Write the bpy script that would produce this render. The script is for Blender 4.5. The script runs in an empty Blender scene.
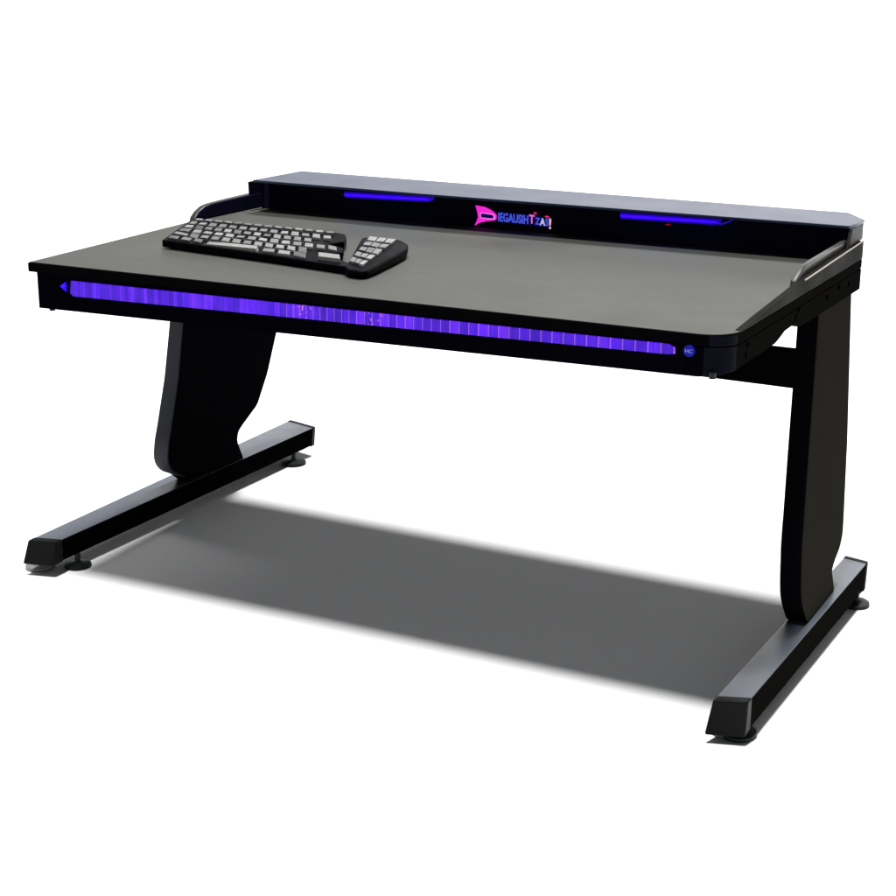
import bpy, bmesh, math, random
from mathutils import Vector, Matrix
random.seed(7)
S = bpy.context.scene
C = S.collection

# ------------------------------------------------------------------ materials
def nt(name):
    m = bpy.data.materials.new(name); m.use_nodes = True
    return m, m.node_tree, m.node_tree.nodes['Principled BSDF']

def paint(name, col, rough=.45, spec=.3, bump=.0, scale=400, var=.15, coat=0, metal=0, rvar=.08, detail_scale=9):
    m, t, b = nt(name)
    L = t.links
    tc = t.nodes.new('ShaderNodeTexCoord')
    n1 = t.nodes.new('ShaderNodeTexNoise'); n1.inputs['Scale'].default_value = detail_scale; n1.inputs['Detail'].default_value = 5
    L.new(tc.outputs['Object'], n1.inputs['Vector'])
    mx = t.nodes.new('ShaderNodeMix'); mx.data_type = 'RGBA'
    mx.inputs[6].default_value = (*[c * (1 - var) for c in col], 1)
    mx.inputs[7].default_value = (*[c * (1 + var) for c in col], 1)
    L.new(n1.outputs['Fac'], mx.inputs[0]); L.new(mx.outputs[2], b.inputs['Base Color'])
    mr = t.nodes.new('ShaderNodeMapRange'); mr.inputs[1].default_value = .3; mr.inputs[2].default_value = .7
    mr.inputs[3].default_value = rough - rvar; mr.inputs[4].default_value = rough + rvar
    L.new(n1.outputs['Fac'], mr.inputs[0]); L.new(mr.outputs[0], b.inputs['Roughness'])
    b.inputs['Specular IOR Level'].default_value = spec
    b.inputs['Metallic'].default_value = metal
    b.inputs['Coat Weight'].default_value = coat; b.inputs['Coat Roughness'].default_value = .25
    if bump:
        n2 = t.nodes.new('ShaderNodeTexNoise'); n2.inputs['Scale'].default_value = scale; n2.inputs['Detail'].default_value = 2
        L.new(tc.outputs['Object'], n2.inputs['Vector'])
        bp = t.nodes.new('ShaderNodeBump'); bp.inputs['Strength'].default_value = bump; bp.inputs['Distance'].default_value = .0006
        L.new(n2.outputs['Fac'], bp.inputs['Height']); L.new(bp.outputs['Normal'], b.inputs['Normal'])
    return m

M = {}
M['mat']    = paint('desk_surface_laminate', (.052, .0535, .047), .60, .25, .5, 900, .13, detail_scale=4, rvar=.13)
M['edge']   = paint('black_edge_band', (.0016, .0016, .002), .5, .0, .1)
M['apron']  = paint('black_gloss_fascia', (.001, .001, .0025), .4, .0, .0)
M['corner'] = paint('navy_corner_sheen', (.0020, .0024, .0065), .45, .03, .1)  # bluish sheen of the lit front corner, put into the colour
M['side']   = paint('charcoal_lit_side', (.0060, .0058, .0050), .65, .0, .3)  # lit copy of the black panels, lighter for right-facing sides
M['trim']   = paint('brown_black_trim', (.0065, .0058, .0046), .55, .02, .1)
M['highlight']   = paint('pale_highlight', (.26, .235, .19), .4, .4, 0, var=.35, detail_scale=30)  # cream colour stands in for a bright highlight line
M['rail']   = paint('satin_rail', (.030, .0285, .026), .35, .35, .1)
M['shelf']  = paint('blue_black_shelf_top', (.014, .021, .052), .36, .28, .08, 500, .06, rvar=.02)
M['cap']    = paint('shelf_end_grey', (.020, .018, .019), .5, .15, .1)
M['panel']  = paint('black_shelf_panel', (.010, .009, .030), .45, .02)
M['leg']    = paint('leg_steel_lit', (.021, .020, .0165), .6, .0, .35, 600, .08, rvar=.03)  # lit copy of the leg steel, for the right leg's outer face
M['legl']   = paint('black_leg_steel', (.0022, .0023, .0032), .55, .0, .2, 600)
M['legf']   = paint('leg_front_lit', (.012, .014, .02), .5, .2, .2, 600)  # lighter bluish copy for the left leg's front faces, as if lit
M['foot']   = paint('satin_foot_lit_top', (.062, .072, .092), .36, .65, .2, 700)  # paler tone for foot tops, light from above put into the colour
M['footside'] = paint('foot_side_shaded', (.0015, .0015, .002), .5, .0, .2, 700)  # shaded copy of the foot colour, for its sides
M['plastic']= paint('black_plastic_cap', (.004, .0045, .004), .5, .08, .3, 300)
M['rubber'] = paint('rubber_glide', (.004, .008, .007), .5, .2)
M['zinc']   = paint('grey_metal_glide', (.14, .145, .135), .4, .5)
M['kb']     = paint('keyboard_black', (.0012, .0012, .0025), .5, .03, .1)
M['keyA']   = paint('key_grey', (.055, .055, .054), .25, .6, .0, var=.3, detail_scale=60)
M['keyB']   = paint('key_pale', (.115, .113, .106), .22, .8, .0, var=.3, detail_scale=60)
M['keyC']   = paint('key_dark', (.03, .03, .03), .25, .5, .0, var=.3, detail_scale=60)
M['screw']  = paint('dark_screw', (.0005, .0005, .001), .5, .0)

def emit(name, col, strength=1.0):
    m, t, b = nt(name)
    b.inputs['Base Color'].default_value = (.0, .0, .0, 1)
    b.inputs['Specular IOR Level'].default_value = .1
    b.inputs['Emission Color'].default_value = (*col, 1); b.inputs['Emission Strength'].default_value = strength
    return m
M['blue']    = emit('blue_led', (.030, .004, .9), 1.0)
M['violet']  = emit('bright_blue_led', (.013, .0006, 1.0), 5)
M['dimblue'] = emit('dim_blue_diffuser', (.016, .001, .42), 1.0)
M['dimletter'] = emit('dim_pale_letters', (.25, .28, .8), .8)
M['btnblue'] = emit('button_blue', (.006, .006, .28), 1.0)
M['halo'] = emit('navy_glow_halo', (.002, .001, .04), 1.0)  # emissive colour imitating glow around the letters
M['magenta'] = emit('magenta_sign', (.92, .022, .66), 1.0)
M['pinkline']= emit('pale_pink_sign', (1.0, .22, .95), 1.0)
M['slotblue']= emit('navy_sign', (.004, .002, .10), 1.0)
M['letter']  = emit('blue_letters', (.08, .12, .95), .75)
M['letterp'] = emit('pink_letters', (.75, .16, .75), .9)
M['letterw'] = emit('pale_letters', (.55, .5, 1.0), 1.0)
M['red']     = emit('red_letters', (1.0, .03, .12), .9)
M['pinkw']   = emit('pink_white_letters', (1.0, .5, .6), 1.0)
M['redlamp'] = emit('dim_red_led', (.35, .005, .03), .7)

def strip_material():
    m, t, b = nt('led_strip_diffuser'); L = t.links; N = t.nodes
    tc = N.new('ShaderNodeTexCoord'); sp = N.new('ShaderNodeSeparateXYZ'); L.new(tc.outputs['Object'], sp.inputs[0])
    def math_(op, a, bb=None):
        n = N.new('ShaderNodeMath'); n.operation = op
        for i, v in enumerate((a, bb)):
            if v is None: continue
            if isinstance(v, (int, float)): n.inputs[i].default_value = v
            else: L.new(v, n.inputs[i])
        return n.outputs[0]
    X = sp.outputs['X']
    # cells get wider to the right: phase is a bent function of x
    u = math_('ADD', X, .68)                                   # 0 .. 1.33
    ph = math_('MULTIPLY', math_('POWER', u, .42), 118)
    fr = math_('FRACT', ph); cell = math_('FLOOR', ph)
    wn = N.new('ShaderNodeTexWhiteNoise'); wn.noise_dimensions = '1D'; L.new(cell, wn.inputs['W'])
    fine = N.new('ShaderNodeTexNoise'); fine.noise_dimensions = '1D'; fine.inputs['Scale'].default_value = 260; fine.inputs['Detail'].default_value = 3
    L.new(X, fine.inputs['W'])
    blot = N.new('ShaderNodeTexNoise'); blot.inputs['Scale'].default_value = 26; blot.inputs['Detail'].default_value = 3
    L.new(tc.outputs['Object'], blot.inputs['Vector'])
    blot2 = N.new('ShaderNodeTexNoise'); blot2.inputs['Scale'].default_value = 150; blot2.inputs['Detail'].default_value = 2
    L.new(tc.outputs['Object'], blot2.inputs['Vector'])
    v = math_('ADD', math_('MULTIPLY', wn.outputs['Value'], .22), math_('MULTIPLY', fine.outputs['Fac'], .34))
    v = math_('ADD', v, math_('MULTIPLY', blot.outputs['Fac'], .34))
    v = math_('SUBTRACT', v, .02)
    cr = N.new('ShaderNodeValToRGB'); e = cr.color_ramp.elements
    e[0].position = .22; e[0].color = (.04, .002, .55, 1)
    e[1].position = .45; e[1].color = (.10, .011, .97, 1)
    a = e.new(.62); a.color = (.20, .03, 1, 1)
    a = e.new(.80); a.color = (.42, .05, .95, 1)
    L.new(v, cr.inputs[0])
    # cell divider: a bright line, then a dark one
    bright = math_('MULTIPLY', math_('LESS_THAN', fr, .10), math_('GREATER_THAN', u, .55))
    dark = math_('MULTIPLY', math_('GREATER_THAN', fr, .93), 1.0)
    mx = N.new('ShaderNodeMix'); mx.data_type = 'RGBA'; L.new(math_('MULTIPLY', bright, .55), mx.inputs[0])
    L.new(cr.outputs[0], mx.inputs[6]); mx.inputs[7].default_value = (.6, .2, 1, 1)
    mx2 = N.new('ShaderNodeMix'); mx2.data_type = 'RGBA'; L.new(math_('MULTIPLY', dark, .6), mx2.inputs[0])
    L.new(mx.outputs[2], mx2.inputs[6]); mx2.inputs[7].default_value = (.02, .001, .3, 1)
    # two reddish hot spots where single lamps show through
    col = mx2.outputs[2]
    for cx_, w in ((-.085, .028), (.065, .022)):
        d = math_('ABSOLUTE', math_('SUBTRACT', X, cx_))
        g = math_('SUBTRACT', 1, math_('MINIMUM', math_('DIVIDE', d, w), 1))
        g = math_('MULTIPLY', g, math_('GREATER_THAN', blot2.outputs['Fac'], .60))
        mm = N.new('ShaderNodeMix'); mm.data_type = 'RGBA'; L.new(math_('MULTIPLY', g, .8), mm.inputs[0])
        L.new(col, mm.inputs[6]); mm.inputs[7].default_value = (.9, .22, .6, 1); col = mm.outputs[2]
    L.new(col, b.inputs['Emission Color']); b.inputs['Emission Strength'].default_value = 1.0
    big = N.new('ShaderNodeTexNoise'); big.noise_dimensions = '1D'; big.inputs['Scale'].default_value = 16; big.inputs['Detail'].default_value = 3; L.new(X, big.inputs['W'])
    L.new(math_('MULTIPLY', math_('ADD', math_('MULTIPLY', big.outputs['Fac'], .7), .55), math_('ADD', math_('MULTIPLY', wn.outputs['Value'], .25), .82)), b.inputs['Emission Strength'])
    b.inputs['Base Color'].default_value = (.01, .005, .03, 1); b.inputs['Roughness'].default_value = .3
    b.inputs['Specular IOR Level'].default_value = .1
    return m
M['strip'] = strip_material()

# ------------------------------------------------------------------ helpers
def link(name, me, mat, parent=None, bevel=0, seg=2, label=None, smooth=False):
    o = bpy.data.objects.new(name, me); C.objects.link(o)
    for mm in (mat if isinstance(mat, (list, tuple)) else [mat]): me.materials.append(mm)
    if parent: o.parent = parent
    if label: o['label'] = label
    if bevel:
        b = o.modifiers.new('bevel', 'BEVEL'); b.width = bevel; b.segments = seg; b.limit_method = 'ANGLE'; b.angle_limit = math.radians(35)
        b.harden_normals = True
        for p in me.polygons: p.use_smooth = True
    elif smooth:
        for p in me.polygons: p.use_smooth = True
    return o

def finish(name, bm):
    bmesh.ops.recalc_face_normals(bm, faces=bm.faces[:])
    me = bpy.data.meshes.new(name); bm.to_mesh(me); bm.free(); return me

def loft2(A, B, bm=None):
    """closed solid between two matching polygons (lists of 3-D points)"""
    bm = bm or bmesh.new()
    a = [bm.verts.new(p) for p in A]; b = [bm.verts.new(p) for p in B]; n = len(a)
    bm.faces.new(a); bm.faces.new(b[::-1])
    for i in range(n): bm.faces.new((a[i], b[i], b[(i + 1) % n], a[(i + 1) % n]))
    return bm

def slab(pts, z0, z1, bm=None):
    return loft2([(x, y, z0) for x, y in pts], [(x, y, z1) for x, y in pts], bm)

def arc(cx, cy, r, a0, a1, n=8):
    return [(cx + r * math.cos(math.radians(a0 + (a1 - a0) * i / n)), cy + r * math.sin(math.radians(a0 + (a1 - a0) * i / n))) for i in range(n + 1)]

def disc(c, r, h, axis='Z', n=28, bm=None, r2=None):
    bm = bm or bmesh.new(); r2 = r if r2 is None else r2
    def P(a, rr, t):
        u, v = rr * math.cos(a), rr * math.sin(a)
        d = {'Z': (u, v, t), 'X': (t, u, v), 'Y': (u, t, v)}[axis]
        return (c[0] + d[0], c[1] + d[1], c[2] + d[2])
    A = [P(2 * math.pi * i / n, r, 0) for i in range(n)]; B = [P(2 * math.pi * i / n, r2, h) for i in range(n)]
    return loft2(A, B, bm)

def thing(name, label, cat, loc=(0, 0, 0)):
    o = bpy.data.objects.new(name, None); C.objects.link(o); o.location = loc
    o['label'] = label; o['category'] = cat; o.empty_display_size = .1
    return o

# ------------------------------------------------------------------ floor: a white studio sweep
def sweep():
    bm = bmesh.new(); prof = [(-9, 0)]
    R, y0, top = 4.0, 5.0, 4.6
    prof += [(-4, 0), (0, 0), (y0, 0)]
    prof += [(y0 + R * math.sin(a), R - R * math.cos(a)) for a in [math.radians(90 * i / 28) for i in range(1, 29)]]
    prof += [(y0 + R, top)]
    xs = [-12, -6, 0, 4, 8]
    g = [[bm.verts.new((x, y, z)) for x in xs] for y, z in prof]
    for i in range(len(prof) - 1):
        for j in range(len(xs) - 1): bm.faces.new((g[i][j], g[i][j + 1], g[i + 1][j + 1], g[i + 1][j]))
    me = bpy.data.meshes.new('floor'); bm.normal_update(); bm.to_mesh(me); bm.free()
    o = link('floor', me, paint('white_sweep', (.88, .88, .88), .9, .05, 0, var=.01), smooth=True)
    o['kind'] = 'structure'
    return o
sweep()

# ------------------------------------------------------------------ desk
desk = thing('computer_desk', 'black gaming desk with grey top, purple light strip and two cantilever legs on wide feet', 'desk')

# tabletop: skewed slab with one rounded front corner
front = lambda x: -.058 + .026 * (x + .738)
RC = .058
def top_outline(off=0, yb=.925):
    p = [(-.738 + off, front(-.738) + off)]
    p += arc(.752 - off - RC, front(.752 - RC) + off + RC, RC, -90, 0, 10)
    p += [(.752 - off, yb - .075), (.690, yb), (-.800 + off, yb), (-.783 + off, .54)]
    return p
TZ = .717
me = finish('tabletop', slab(top_outline(), .6965, TZ - .0012))
tt = link('tabletop', me, [M['edge'], M['side'], M['corner']], desk, bevel=.0025)
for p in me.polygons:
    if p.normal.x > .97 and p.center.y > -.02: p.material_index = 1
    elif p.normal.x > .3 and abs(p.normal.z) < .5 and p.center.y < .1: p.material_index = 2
me = finish('desk_surface', slab(top_outline(.0035, .92), TZ - .0025, TZ))
link('writing_surface', me, M['mat'], desk, bevel=.0006, seg=1, label='grey matte writing surface')

# apron: fascia + right side panel + left side panel, lofted strip with thickness
def apron():
    out = []
    # (x, y, zbottom, ztop)  from back left round the front to back right
    out.append((-.772, .84, .655, .6955)); out.append((-.765, .54, .655, .6955)); out.append((-.735, .0, .622, .6955))
    fr = lambda x: -.036 + .0112 * (x + .735) / 1.487 * 1.5
    for k in range(9):
        x = -.735 + (.695 + .735) * k / 8
        out.append((x, fr(x), .617 + (.643 - .617) * k / 8, .6955))
    Y0 = fr(.695)
    for i, (x, y) in enumerate(arc(.7515 - .056, Y0 + .056, .056, -90, 0, 10)[1:]):
        out.append((x, y, .643 + .012 * (i + 1) / 10, .6955))
    side = [(.10, .655), (.235, .655), (.265, .660), (.295, .667), (.335, .668), (.372, .665), (.39, .6565), (.54, .6535), (.85, .651)]
    for y, z in side: out.append((.7515, y, z, .6955))
    n = len(out); T = .105
    # inward normals
    inn = []
    for i in range(n):
        a = Vector(out[max(i - 1, 0)][:2]); b = Vector(out[min(i + 1, n - 1)][:2]); d = (b - a).normalized()
        inn.append(Vector((-d.y, d.x)) * T)
    inn[3] = inn[3] + Vector((T * .6, 0)); 
    bm = bmesh.new(); rings = []
    for (x, y, zb, zt), q in zip(out, inn):
        rings.append([bm.verts.new(c) for c in ((x, y, zb), (x, y, zt), (x + q.x, y + q.y, zt), (x + q.x, y + q.y, zb))])
    for i in range(n - 1):
        for k in range(4): 
            f = bm.faces.new((rings[i][k], rings[i][(k + 1) % 4], rings[i + 1][(k + 1) % 4], rings[i + 1][k]))
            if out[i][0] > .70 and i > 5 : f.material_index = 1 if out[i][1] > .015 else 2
    bm.faces.new(rings[0][::-1]); bm.faces.new(rings[-1])
    return finish('apron', bm), fr
me, fr = apron()
ap = link('apron', me, [M['apron'], M['side'], M['corner']], desk)
# recess for the light strip, cut into the fascia
rec = [(-.684, .668), (-.662, .679), (-.642, .6845), (.645, .6965 - .002), (.654, .691), (.655, .676), (.645, .6745), (-.642, .6485), (-.662, .655)]
def xz_prism(pts, y0, y1, yfun=None):
    yf = yfun or (lambda x: 0)
    return loft2([(x, yf(x) + y0, z) for x, z in pts], [(x, yf(x) + y1, z) for x, z in pts])
cut = link('cutter', finish('cutter', xz_prism(rec, -.01, .007, fr)), M['apron'])
mod = ap.modifiers.new('b', 'BOOLEAN'); mod.object = cut; mod.operation = 'DIFFERENCE'; mod.solver = 'EXACT'
bpy.context.view_layer.update()
dg = bpy.context.evaluated_depsgraph_get()
newme = bpy.data.meshes.new_from_object(ap.evaluated_get(dg)); ap.modifiers.clear(); ap.data = newme
bpy.data.objects.remove(cut)
for p in newme.polygons: p.use_smooth = True
b = ap.modifiers.new('bevel', 'BEVEL'); b.harden_normals = True; b.width = .0012; b.segments = 2; b.limit_method = 'ANGLE'; b.angle_limit = math.radians(50)
# strip
sp = [(-.648, .6815), (.640, .6930), (.651, .6885), (.652, .6775), (.640, .6755), (-.644, .6500), (-.652, .6555)]
ls = link('led_strip', finish('led_strip', xz_prism(sp, .0022, .0062, fr)), M['strip'], desk, label='glowing purple light strip in the front edge')
cv = [(-.677, .668), (-.664, .6765), (-.666, .670), (-.661, .668), (-.668, .6665), (-.663, .659)]
link('led_marker', finish('led_marker', xz_prism(cv, .0022, .0062, fr)), M['violet'], desk)
# power button
bx, bz = .679, .6865
bt = link('power_button', finish('power_button', disc((bx, fr(bx) - .003, bz), .0100, .006, 'Y')), M['btnblue'], desk, label='round blue lit button at the right end of the strip')
bt.scale = (1, 1, 1)
def text_mesh(name, s, size, x, y, z, mat, parent, slant=0, ext=.0008, sx=1.0, space=1.0, off=0):
    cu = bpy.data.curves.new(name, 'FONT'); cu.body = s; cu.size = size; cu.extrude = ext; cu.space_character = space; cu.offset = off
    to = bpy.data.objects.new('tmp', cu); C.objects.link(to); bpy.context.view_layer.update()
    dg = bpy.context.evaluated_depsgraph_get()
    me = bpy.data.meshes.new_from_object(to.evaluated_get(dg)); bpy.data.objects.remove(to)
    for v in me.vertices:
        a, bb, c = v.co; v.co = (x + a * sx, y - c, z + bb + a * sx * slant)
    me.materials.clear()
    return link(name, me, mat, parent)
text_mesh('glyph', 'HC', .0088, bx - .0072, fr(bx) - .0034, bz - .003, M['dimletter'], bt, sx=1.1)

# right edge trim and the two curved side rails
def yz_plate(pts, x0, x1): return loft2([(x0, y, z) for y, z in pts], [(x1, y, z) for y, z in pts])
link('edge_trim', finish('edge_trim', yz_plate([(.03, .7165), (.05, .7185), (.132, .7245), (.30, .735), (.413, .7425), (.85, .7545), (.85, .7165)], .7375, .7523)), M['trim'], desk, bevel=.0015)
rr = link('side_rail', finish('side_rail', yz_plate([(.395, .7168), (.407, .742), (.432, .751), (.450, .757), (.470, .761), (.52, .763), (.62, .7645), (.73, .766), (.812, .766), (.812, .7168)], .7235, .7373)), M['rail'], desk, bevel=.005, seg=4)
def lrail_mats(o):
    for p in o.data.polygons:
        if p.normal.x > .8: p.material_index = 1  # shade on the inner face painted in with the black material
lr = link('side_rail', finish('side_rail', loft2(
    [(-.788 - (y - .54) * .01, y, z) for y, z in [(.545, .7168), (.553, .728), (.568, .739), (.590, .748), (.62, .752), (.68, .754), (.80, .756), (.90, .759), (.90, .7168)]],
    [(-.770, y, z) for y, z in [(.545, .7168), (.553, .728), (.568, .739), (.590, .748), (.62, .752), (.68, .754), (.80, .756), (.90, .759), (.90, .7168)]])), M['rail'], desk, bevel=.005, seg=4)
bm = bmesh.new(); bp = [(.405, .7425), (.50, .7450), (.62, .7485), (.74, .7515), (.85, .7548)]  # thin strip modelled as the seam's painted highlight
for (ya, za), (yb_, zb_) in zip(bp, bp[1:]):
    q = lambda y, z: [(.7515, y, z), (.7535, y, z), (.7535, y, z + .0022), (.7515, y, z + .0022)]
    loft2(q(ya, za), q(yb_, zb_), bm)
link('trim_highlight', finish('trim_highlight', bm), M['highlight'], desk, label='painted thin pale bead along the top of the right side panel')

lr.data.materials.append(M['panel']); lrail_mats(lr)
# screws on the right side panel
for y, z, r in ((.374, .692, .0055), (.576, .680, .006), (.667, .686, .0065), (.749, .679, .006), (.067, .688, .005)):
    link('screw', finish('screw', disc((.7510, y, z), r, .0022, 'X', 16, r2=r * .75)), M['screw'], desk)
link('slot', finish('slot', yz_plate([(.356, .672), (.362, .672), (.362, .687), (.356, .687)], .751, .7522)), M['screw'], desk)
link('slot', finish('slot', yz_plate([(.060, .664), (.065, .664), (.065, .676), (.060, .676)], .751, .7522)), M['screw'], desk)
for x, z in ((-.712, .6115), (.722, .644)):
    link('bumper', finish('bumper', disc((x, -.022, z), .006, .010, 'Z', 16)), M['rubber'], desk)

# raised shelf
SZ = .797
sh_poly = [(-.736, .743), (-.26, .738), (.74, .765), (.7465, .80), (.7465, .868), (.690, .955), (-.735, .957)]
shelf = link('shelf', finish('shelf', slab(sh_poly, SZ - .006, SZ)), M['shelf'], desk, bevel=.0012, label='blue grey raised shelf along the back edge')
link('face_panel', finish('face_panel', slab([(-.760, .812), (.737, .818), (.737, .826), (-.760, .820)], TZ + .0005, SZ - .0065)), M['panel'], shelf)
link('rear_panel', finish('rear_panel', slab([(-.745, .925), (-.745, .915), (.72, .915), (.72, .925)], .64, SZ - .0065)), M['panel'], shelf)
link('end_cap', finish('end_cap', loft2([(.7385, .752, .7500), (.7385, .770, .7905), (.7385, .862, .7905), (.7385, .862, .7500)],
                                     [(.7455, .752, .7500), (.7455, .772, .7905), (.7455, .866, .7905), (.7455, .866, .7565)])), M['cap'], shelf, bevel=.0015)
link('end_cap', finish('end_cap', yz_plate([(.752, .7575), (.750, .7905), (.95, .7905), (.95, .7170), (.812, .7170), (.812, .7575)], -.757, -.751)), M['panel'], shelf, bevel=.0015)
def tube(pts, r, n=10):
    bm = bmesh.new(); rings = []
    for i, p in enumerate(pts):
        d = (Vector(pts[min(i + 1, len(pts) - 1)]) - Vector(pts[max(i - 1, 0)])).normalized()
        a = d.cross(Vector((0, 0, 1))).normalized(); b_ = d.cross(a)
        rr_ = r[i] if isinstance(r, (list, tuple)) else r
        rings.append([bm.verts.new(Vector(p) + (a * math.cos(t) + b_ * math.sin(t)) * rr_) for t in [2 * math.pi * k / n for k in range(n)]])
    for A, B in zip(rings, rings[1:]):
        for k in range(n): bm.faces.new((A[k], A[(k + 1) % n], B[(k + 1) % n], B[k]))
    bm.faces.new(rings[0][::-1]); bm.faces.new(rings[-1]); return finish('tube', bm)
for (x0, x1, y, za, zb, side_) in ((-.480, -.244, .757, .7765, .7825, 'left'), (.225, .452, .780, .7765, .7805, 'right')):
    A = [(x0, y, za - .0062), (x0 - .002, y, za + .006), (x1 + .004, y, zb + .0045), (x1 + .002, y, zb - .0030), (x1 - .012, y, zb - .0068)]
    lb = link('led_bar', finish('led_bar', loft2(A, [(a, b_ + .010, c) for a, b_, c in A])), M['dimblue'], shelf, label='blue light bar under the front of the raised shelf, ' + side_ + ' one')
    link('tube', tube([(x0 - .001, y - .001, za + .0005), (x0 + .006, y - .001, za + .0004), (x1 - .020, y - .001, zb - .0006), (x1 - .002, y - .001, zb - .001)], [.0012, .0023, .0021, .0008]), M['violet'], lb, smooth=True)
    if side_ == 'right':
        link('tail', tube([(x1 - .004, y, zb - .004), (x1 + .008, y, zb - .0035), (x1 + .020, y, zb + .001), (x1 + .034, y, zb + .009)], [.001, .001, .0009, .0005]), M['blue'], lb)
    else:
        link('bracket', tube([(x1 - .008, y, zb - .009), (x1 + .012, y, zb - .003), (x1 + .04, y, zb + .002)], [.0006, .001, .0006]), M['trim'], lb)
        link('bracket', tube([(x0 - .020, y, za - .0005), (x0 - .008, y, za + .001), (x0, y, za + .001)], [.0004, .0008, .0008]), M['rail'], lb)
# red indicator
rp = [(.318, .760), (.326, .7625), (.331, .7618), (.326, .7590)]
link('indicator_lamp', finish('indicator_lamp', xz_prism(rp, .811, .8155)), M['redlamp'], shelf)
# illuminated emblem
def signp(name, pts, mat, y0, parent): return link(name, finish(name, xz_prism(pts, y0, y0 + .0025)), mat, parent)
YF = .8115
emb = signp('emblem', [(-.1545, .7680), (-.130, .7660), (-.114, .7600), (-.1035, .7530), (-.100, .7490), (-.1005, .7395), (-.104, .7370), (-.125, .7335), (-.145, .7280), (-.1565, .7205), (-.150, .7340), (-.1475, .7420), (-.1500, .7540)], M['magenta'], YF, shelf)
emb['label'] = 'magenta glowing fin shaped emblem on the shelf front'
signp('slot_ring', [(-.1385, .7530), (-.108, .7515), (-.103, .7480), (-.1035, .7405), (-.107, .7390), (-.1385, .7395), (-.1415, .7430), (-.1415, .7500)], M['pinkline'], YF - .0012, emb)
signp('slot', [(-.1370, .7512), (-.109, .7497), (-.1060, .7470), (-.1065, .7425), (-.109, .7412), (-.1370, .7414), (-.1390, .7440), (-.1390, .7490)], M['slotblue'], YF - .0022, emb)
text_mesh('emblem_text', 'MARIT', .0062, -.1350, YF - .0026, .7440, paint('dim_text', (.02, .02, .05), .4, .2), emb, sx=1.25)
signp('letter_glow', [(-.0965, .7345), (.0, .7320), (.036, .7305), (.040, .7330), (.039, .7540), (-.090, .7585), (-.0965, .7570)], M['halo'], YF + .0003, shelf)  # plate added behind the letters as their painted glow
z = .7365; x = -.0955
def word(t, size, x, z, m, sx, space=1.0):
    o = text_mesh('lettering', t, size, x, YF, z, m, shelf, sx=sx, slant=-.01, space=space, off=.0007)
    return max(v.co.x for v in o.data.vertices)
x = word('IEGAUSIH', .0275, x, z, M['letter'], .66, 1.02)
x = word('T', .0275, x + .0025, z + .0015, M['letterp'], .8)
x = word('Z', .0215, x + .0025, z + .000, M['letter'], .78)
x = word('A', .0225, x + .0005, z - .001, M['letterw'], .78)
x = word('S', .0235, x + .0005, z - .0015, M['letter'], .74)
x = word('!', .0330, x + .0005, z - .0075, M['pinkw'], .8)
signp('accent', [(.024, .7560), (.029, .7580), (.037, .7545), (.030, .7535)], M['red'], YF, shelf)
signp('accent', [(-.004, .7630), (.001, .7635), (.004, .7600), (-.002, .7600)], M['red'], YF, shelf)

# legs: cantilever plates, thick in x, leaning outwards and forwards
def leg(inner, outer, mats, label):
    bm = loft2(inner, outer)
    me = finish('leg', bm)
    return link('leg', me, mats, desk, bevel=.004, seg=3, label=label)
def on(y, z, xb, xt): return (xb + (z - .08) / (.655 - .08) * (xt - xb), y, z)
RP = [(.545, .690), (.532, .644), (.422, .409), (.343, .235), (.330, .190), (.322, .155), (.322, .135), (.331, .112), (.352, .0795), (.548, .0795), (.543, .108), (.538, .124), (.557, .136), (.605, .152), (.634, .175), (.647, .205), (.703, .357), (.790, .659), (.795, .690)]
def soften(P, r=.28):
    out = []; n = len(P)
    for i, p in enumerate(P):
        if p[1] < .09 or p[1] > .68: out.append(p); continue
        a, b_ = P[i - 1], P[(i + 1) % n]
        for q in (a, b_): out.append((p[0] + (q[0] - p[0]) * r * .8, p[1] + (q[1] - p[1]) * r * .8) if math.dist(p, q) * r * .8 < .007 else (p[0] + (q[0] - p[0]) * .007 / math.dist(p, q), p[1] + (q[1] - p[1]) * .007 / math.dist(p, q)))
    return out
RP = soften(RP)
rl = leg([on(y, z, .774, .706) for y, z in RP], [on(y, z, .819, .7500) for y, z in RP], [M['leg'], M['legl']], 'black leg plate, outer face coloured as lit, under the right end of the desk')
LP = [(.470, .690), (.455, .60), (.441, .497), (.430, .357), (.409, .237), (.402, .205), (.401, .165), (.410, .142), (.432, .120), (.471, .101), (.500, .0795), (.722, .0795), (.690, .135), (.692, .158), (.706, .170), (.773, .212), (.812, .290), (.843, .391), (.875, .50), (.905, .69)]
LP = soften(LP)
ll = leg([on(y, z, -.775, -.720) for y, z in LP], [on(y, z, -.822, -.758) for y, z in LP], [M['legl'], M['legf']], 'black leg plate under the left end of the desk')
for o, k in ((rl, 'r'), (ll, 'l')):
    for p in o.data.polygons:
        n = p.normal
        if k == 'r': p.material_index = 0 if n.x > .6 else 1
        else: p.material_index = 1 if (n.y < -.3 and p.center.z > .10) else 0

# beam between the legs
link('crossbeam', finish('crossbeam', loft2([(-.742, .62, .478), (-.742, .62, .548), (-.742, .66, .548), (-.742, .66, .478)],
     [(.722, .62, .4745), (.722, .62, .552), (.722, .66, .552), (.722, .66, .4745)])), M['legl'], desk, bevel=.002)
link('underframe', finish('underframe', slab([(-.735, .50), (.72, .50), (.72, .80), (-.735, .80)], .674, .696)), M['legl'], desk)

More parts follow.
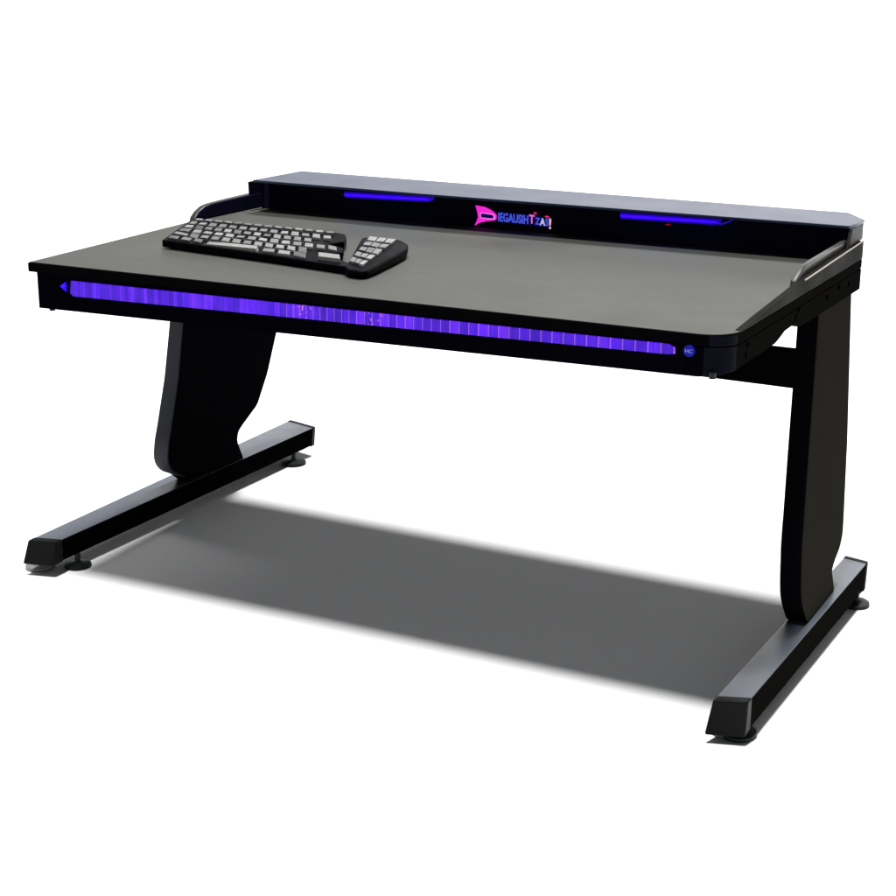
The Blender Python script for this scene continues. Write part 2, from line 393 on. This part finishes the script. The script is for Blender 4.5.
# feet: hollow-section bars with flared plastic caps and levelling glides
def foot(fl, fr_, bl, br, zt, zb, cap_out, label, sm='footside'):
    # top corners (x,y): front left, front right, back left, back right ; slight inward draft at the bottom
    T = [(*fl, zt), (*fr_, zt), (*br, zt), (*bl, zt)]
    B = [(fl[0] + .001, fl[1], zb), (fr_[0] - .001, fr_[1], zb), (br[0] - .001, br[1] - .01, zb), (bl[0] + .001, bl[1] - .01, zb)]
    o = link('foot', finish('foot', loft2(T, B)), [M['foot'], M[sm]], desk, bevel=.002, label=label)
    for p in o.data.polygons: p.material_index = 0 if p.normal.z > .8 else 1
    A = [(fl[0] - .001, fl[1] + .02, zt + .0015), (fr_[0] + .001, fr_[1] + .02, zt + .0015), (fr_[0] + .001, fr_[1] + .02, zb - .002), (fl[0] - .001, fl[1] + .02, zb - .002)]
    Cc = [(fl[0] - .000, fl[1] - .002, zt + .001), (fr_[0], fr_[1] - .002, zt + .001), (fr_[0] + .001, fr_[1] - cap_out, zb - .004), (fl[0] - .010, fl[1] - cap_out, zb - .004)]
    link('end_cap', finish('end_cap', loft2(A, Cc)), M['plastic'], o, bevel=.004, seg=3)
    Ab = [(bl[0] - .001, bl[1] - .012, zt + .0015), (br[0] + .001, br[1] - .012, zt + .0015), (br[0] + .001, br[1] - .022, zb - .002), (bl[0] - .001, bl[1] - .022, zb - .002)]
    Bb = [(bl[0], bl[1] + .004, zt + .001), (br[0], br[1] + .004, zt + .001), (br[0], br[1] - .002, zb - .002), (bl[0], bl[1] - .002, zb - .002)]
    link('end_cap', finish('end_cap', loft2(Ab, Bb)), M['plastic'], o, bevel=.003, seg=2)
    return o
def glide(x, y, r, mat, parent, ztop=.032):
    bm = disc((x, y, .0005), r, .007, 'Z', 32, r2=r * .97)
    disc((x, y, .0075), r * .97, .003, 'Z', 32, bm, r2=r * .35)
    disc((x, y, .0105), .0065, ztop - .0105, 'Z', 16, bm)
    link('levelling_glide', finish('levelling_glide', bm), mat, parent, smooth=False)
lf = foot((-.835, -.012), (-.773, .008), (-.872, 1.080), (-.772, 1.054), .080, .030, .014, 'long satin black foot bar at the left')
glide(-.775, .075, .030, M['rubber'], lf); glide(-.845, .030, .033, M['zinc'], lf); glide(-.779, .955, .034, M['rubber'], lf)
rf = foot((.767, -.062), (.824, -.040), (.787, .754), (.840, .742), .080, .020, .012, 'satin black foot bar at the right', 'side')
glide(.800, -.012, .034, M['rubber'], rf); glide(.833, .685, .030, M['rubber'], rf); glide(.775, -.022, .020, M['zinc'], rf)

# ------------------------------------------------------------------ keyboard
kb = thing('keyboard', 'black computer keyboard with glinting grey keys lying on the grey desk top', 'keyboard', (-.35, .30, TZ))
ox, oy, oz = -.35, .30, TZ
def kz(y, base=.7358): return base + (y - .20) * .028
main = [(-.600, .206), (-.49, .193), (-.339, .176), (-.245, .163), (-.140, .146), (-.092, .138), (-.100, .170), (-.160, .205), (-.208, .235), (-.180, .262), (-.200, .300), (-.256, .328), (-.240, .365), (-.262, .410), (-.280, .436), (-.310, .445), (-.50, .447), (-.66, .449), (-.694, .430)]
bm = loft2([(x - ox, y - oy, .0035) for x, y in main], [(x - ox, y - oy, kz(y) - oz) for x, y in main])
body = link('body', finish('body', bm), M['kb'], kb, bevel=.003, seg=2)
pad = [(-.102, .140), (-.075, .113), (-.045, .110), (-.036, .122), (-.040, .16), (-.062, .28), (-.078, .350), (-.100, .395), (-.132, .424), (-.165, .434), (-.212, .430), (-.224, .410), (-.165, .285), (-.118, .185)]
bm = loft2([(x - ox, y - oy, .0035) for x, y in pad], [(x - ox, y - oy, kz(y, .7375) - oz) for x, y in pad])
link('number_pad', finish('number_pad', bm), M['kb'], kb, bevel=.006, seg=3)
for x, y in ((-.585, .225), (-.655, .425), (-.07, .14), (-.12, .40)):
    link('rubber_foot', finish('rubber_foot', disc((x - ox, y - oy, .0002), .008, .0045, 'Z', 14)), M['rubber'], kb)

def bil(Q, u, v):
    (a, b_, c, d) = Q   # 00,10,11,01
    x = a[0] * (1 - u) * (1 - v) + b_[0] * u * (1 - v) + c[0] * u * v + d[0] * (1 - u) * v
    y = a[1] * (1 - u) * (1 - v) + b_[1] * u * (1 - v) + c[1] * u * v + d[1] * (1 - u) * v
    return x, y
def key(Q, u0, u1, v0, v1, mat, base=.7358, h=.0052):
    gu, gv = .0085, .028
    P = [bil(Q, u0 + gu, v0 + gv), bil(Q, u1 - gu, v0 + gv), bil(Q, u1 - gu, v1 - gv), bil(Q, u0 + gu, v1 - gv)]
    cx = sum(p[0] for p in P) / 4; cy = sum(p[1] for p in P) / 4
    tx, ty = random.gauss(0, .035), random.gauss(.02, .04)
    lo = [(x - ox, y - oy, kz(y, base) - oz - .0008) for x, y in P]
    hi = []
    for x, y in P:
        X = cx + (x - cx) * .92; Y = cy + (y - cy) * .92
        hi.append((X - ox, Y - oy, kz(Y, base) - oz + h + (X - cx) * tx + (Y - cy) * ty))
    return link('key', finish('key', loft2(lo, hi)), mat, kb, bevel=.0012, seg=2)
QM = [(-.592, .207), (-.100, .145), (-.292, .438), (-.684, .440)]
def pick(): return random.choices([M['keyA'], M['keyB'], M['keyC']], [5, 3.2, 1.6])[0]
rows = [(0, .165), (.165, .335), (.335, .505), (.505, .675), (.675, .845), (.875, 1.0)]
# front row
v0, v1 = rows[0]
for u0, u1 in ((0, .075), (.075, .15), (.15, .215)): key(QM, u0, u1, v0, v1, M['keyC'])
key(QM, .22, .54, v0, v1, M['keyB'])
for k in range(3): key(QM, .545 + k * .085, .545 + (k + 1) * .085, v0, v1, M['keyA'] if k != 1 else M['keyB'])
key(QM, .845, .985, .04, .22, M['keyB'], h=.008)
for r, (v0, v1) in enumerate(rows[1:5]):
    lead = [.10, .085, .07, .06][r]; end = [.80, .97, .82, .94][r]; nk = [11, 13, 12, 13][r]
    key(QM, .0, lead, v0, v1, M['keyC'] if r < 2 else pick())
    for k in range(nk):
        a = lead + (end - lead) * k / nk; key(QM, a, lead + (end - lead) * (k + 1) / nk, v0, v1, pick())
v0, v1 = rows[5]
for k in range(14): key(QM, .96 * k / 14, .96 * (k + 1) / 14, v0, v1, pick())
QN = [(-.103, .160), (-.055, .132), (-.135, .412), (-.206, .415)]
for r in range(5):
    for k in range(3): key(QN, k / 3 + .0, (k + 1) / 3, r / 5, (r + 1) / 5 - .0, pick() if r < 4 else M['keyB'], base=.7375, h=.005)

# ------------------------------------------------------------------ light
W = bpy.data.worlds.new('World'); S.world = W; W.use_nodes = True
bg = W.node_tree.nodes['Background']; bg.inputs['Color'].default_value = (.92, .95, 1, 1); bg.inputs['Strength'].default_value = .105

def softbox(name, loc, target, size, power, col=(1, 1, 1), sy=None):
    l = bpy.data.lights.new(name, 'AREA'); l.shape = 'DISK' if sy is None else 'RECTANGLE'; l.size = size
    if sy: l.size_y = sy
    l.energy = power; l.color = col
    o = bpy.data.objects.new(name, l); C.objects.link(o); o.location = loc
    d = Vector(target) - Vector(loc); o.rotation_euler = d.to_track_quat('-Z', 'Y').to_euler()
    return o
def dirlamp(name, shift, h, size, power, dist=12, xs=0):
    v = Vector((-xs, -shift, h)).normalized(); t = Vector((0, .4, 0)); return softbox(name, t + v * dist, t, size, power)
dirlamp('front_softbox', .115, .66, 1.15, 1650, xs=.02)
dirlamp('back_softbox', -.36, .76, 1.15, 1650, xs=.02)
softbox('backdrop_wash', (-3, 3.0, 9.5), (-3, 8.8, 1.0), 8, 330, sy=2.0)  # added lamp out of view, whitens the sweep behind the desk

# ------------------------------------------------------------------ camera
cam = bpy.data.cameras.new('camera'); co = bpy.data.objects.new('camera', cam); C.objects.link(co)
r = (0.8907601855049244, 0.4543745141148921, 0.009491724926931856)
u = (-0.13479657865922498, 0.2441959421794677, 0.9603115245610925)
f = (-0.43402324165993716, 0.8566867238062803, -0.27876815268796756)
co.matrix_world = Matrix(((r[0], u[0], -f[0], 1.543792795), (r[1], u[1], -f[1], -2.501171466), (r[2], u[2], -f[2], 1.298623738), (0, 0, 0, 1)))
cam.sensor_width = 36; cam.lens = 63.762; cam.shift_x = -.036687; cam.shift_y = -.019260
cam.clip_start = .05; cam.clip_end = 200
S.camera = co
S.view_settings.view_transform = 'Standard'; S.view_settings.look = 'None'; S.view_settings.exposure = 0; S.view_settings.gamma = 1
S.render.resolution_x = 1024; S.render.resolution_y = 1024
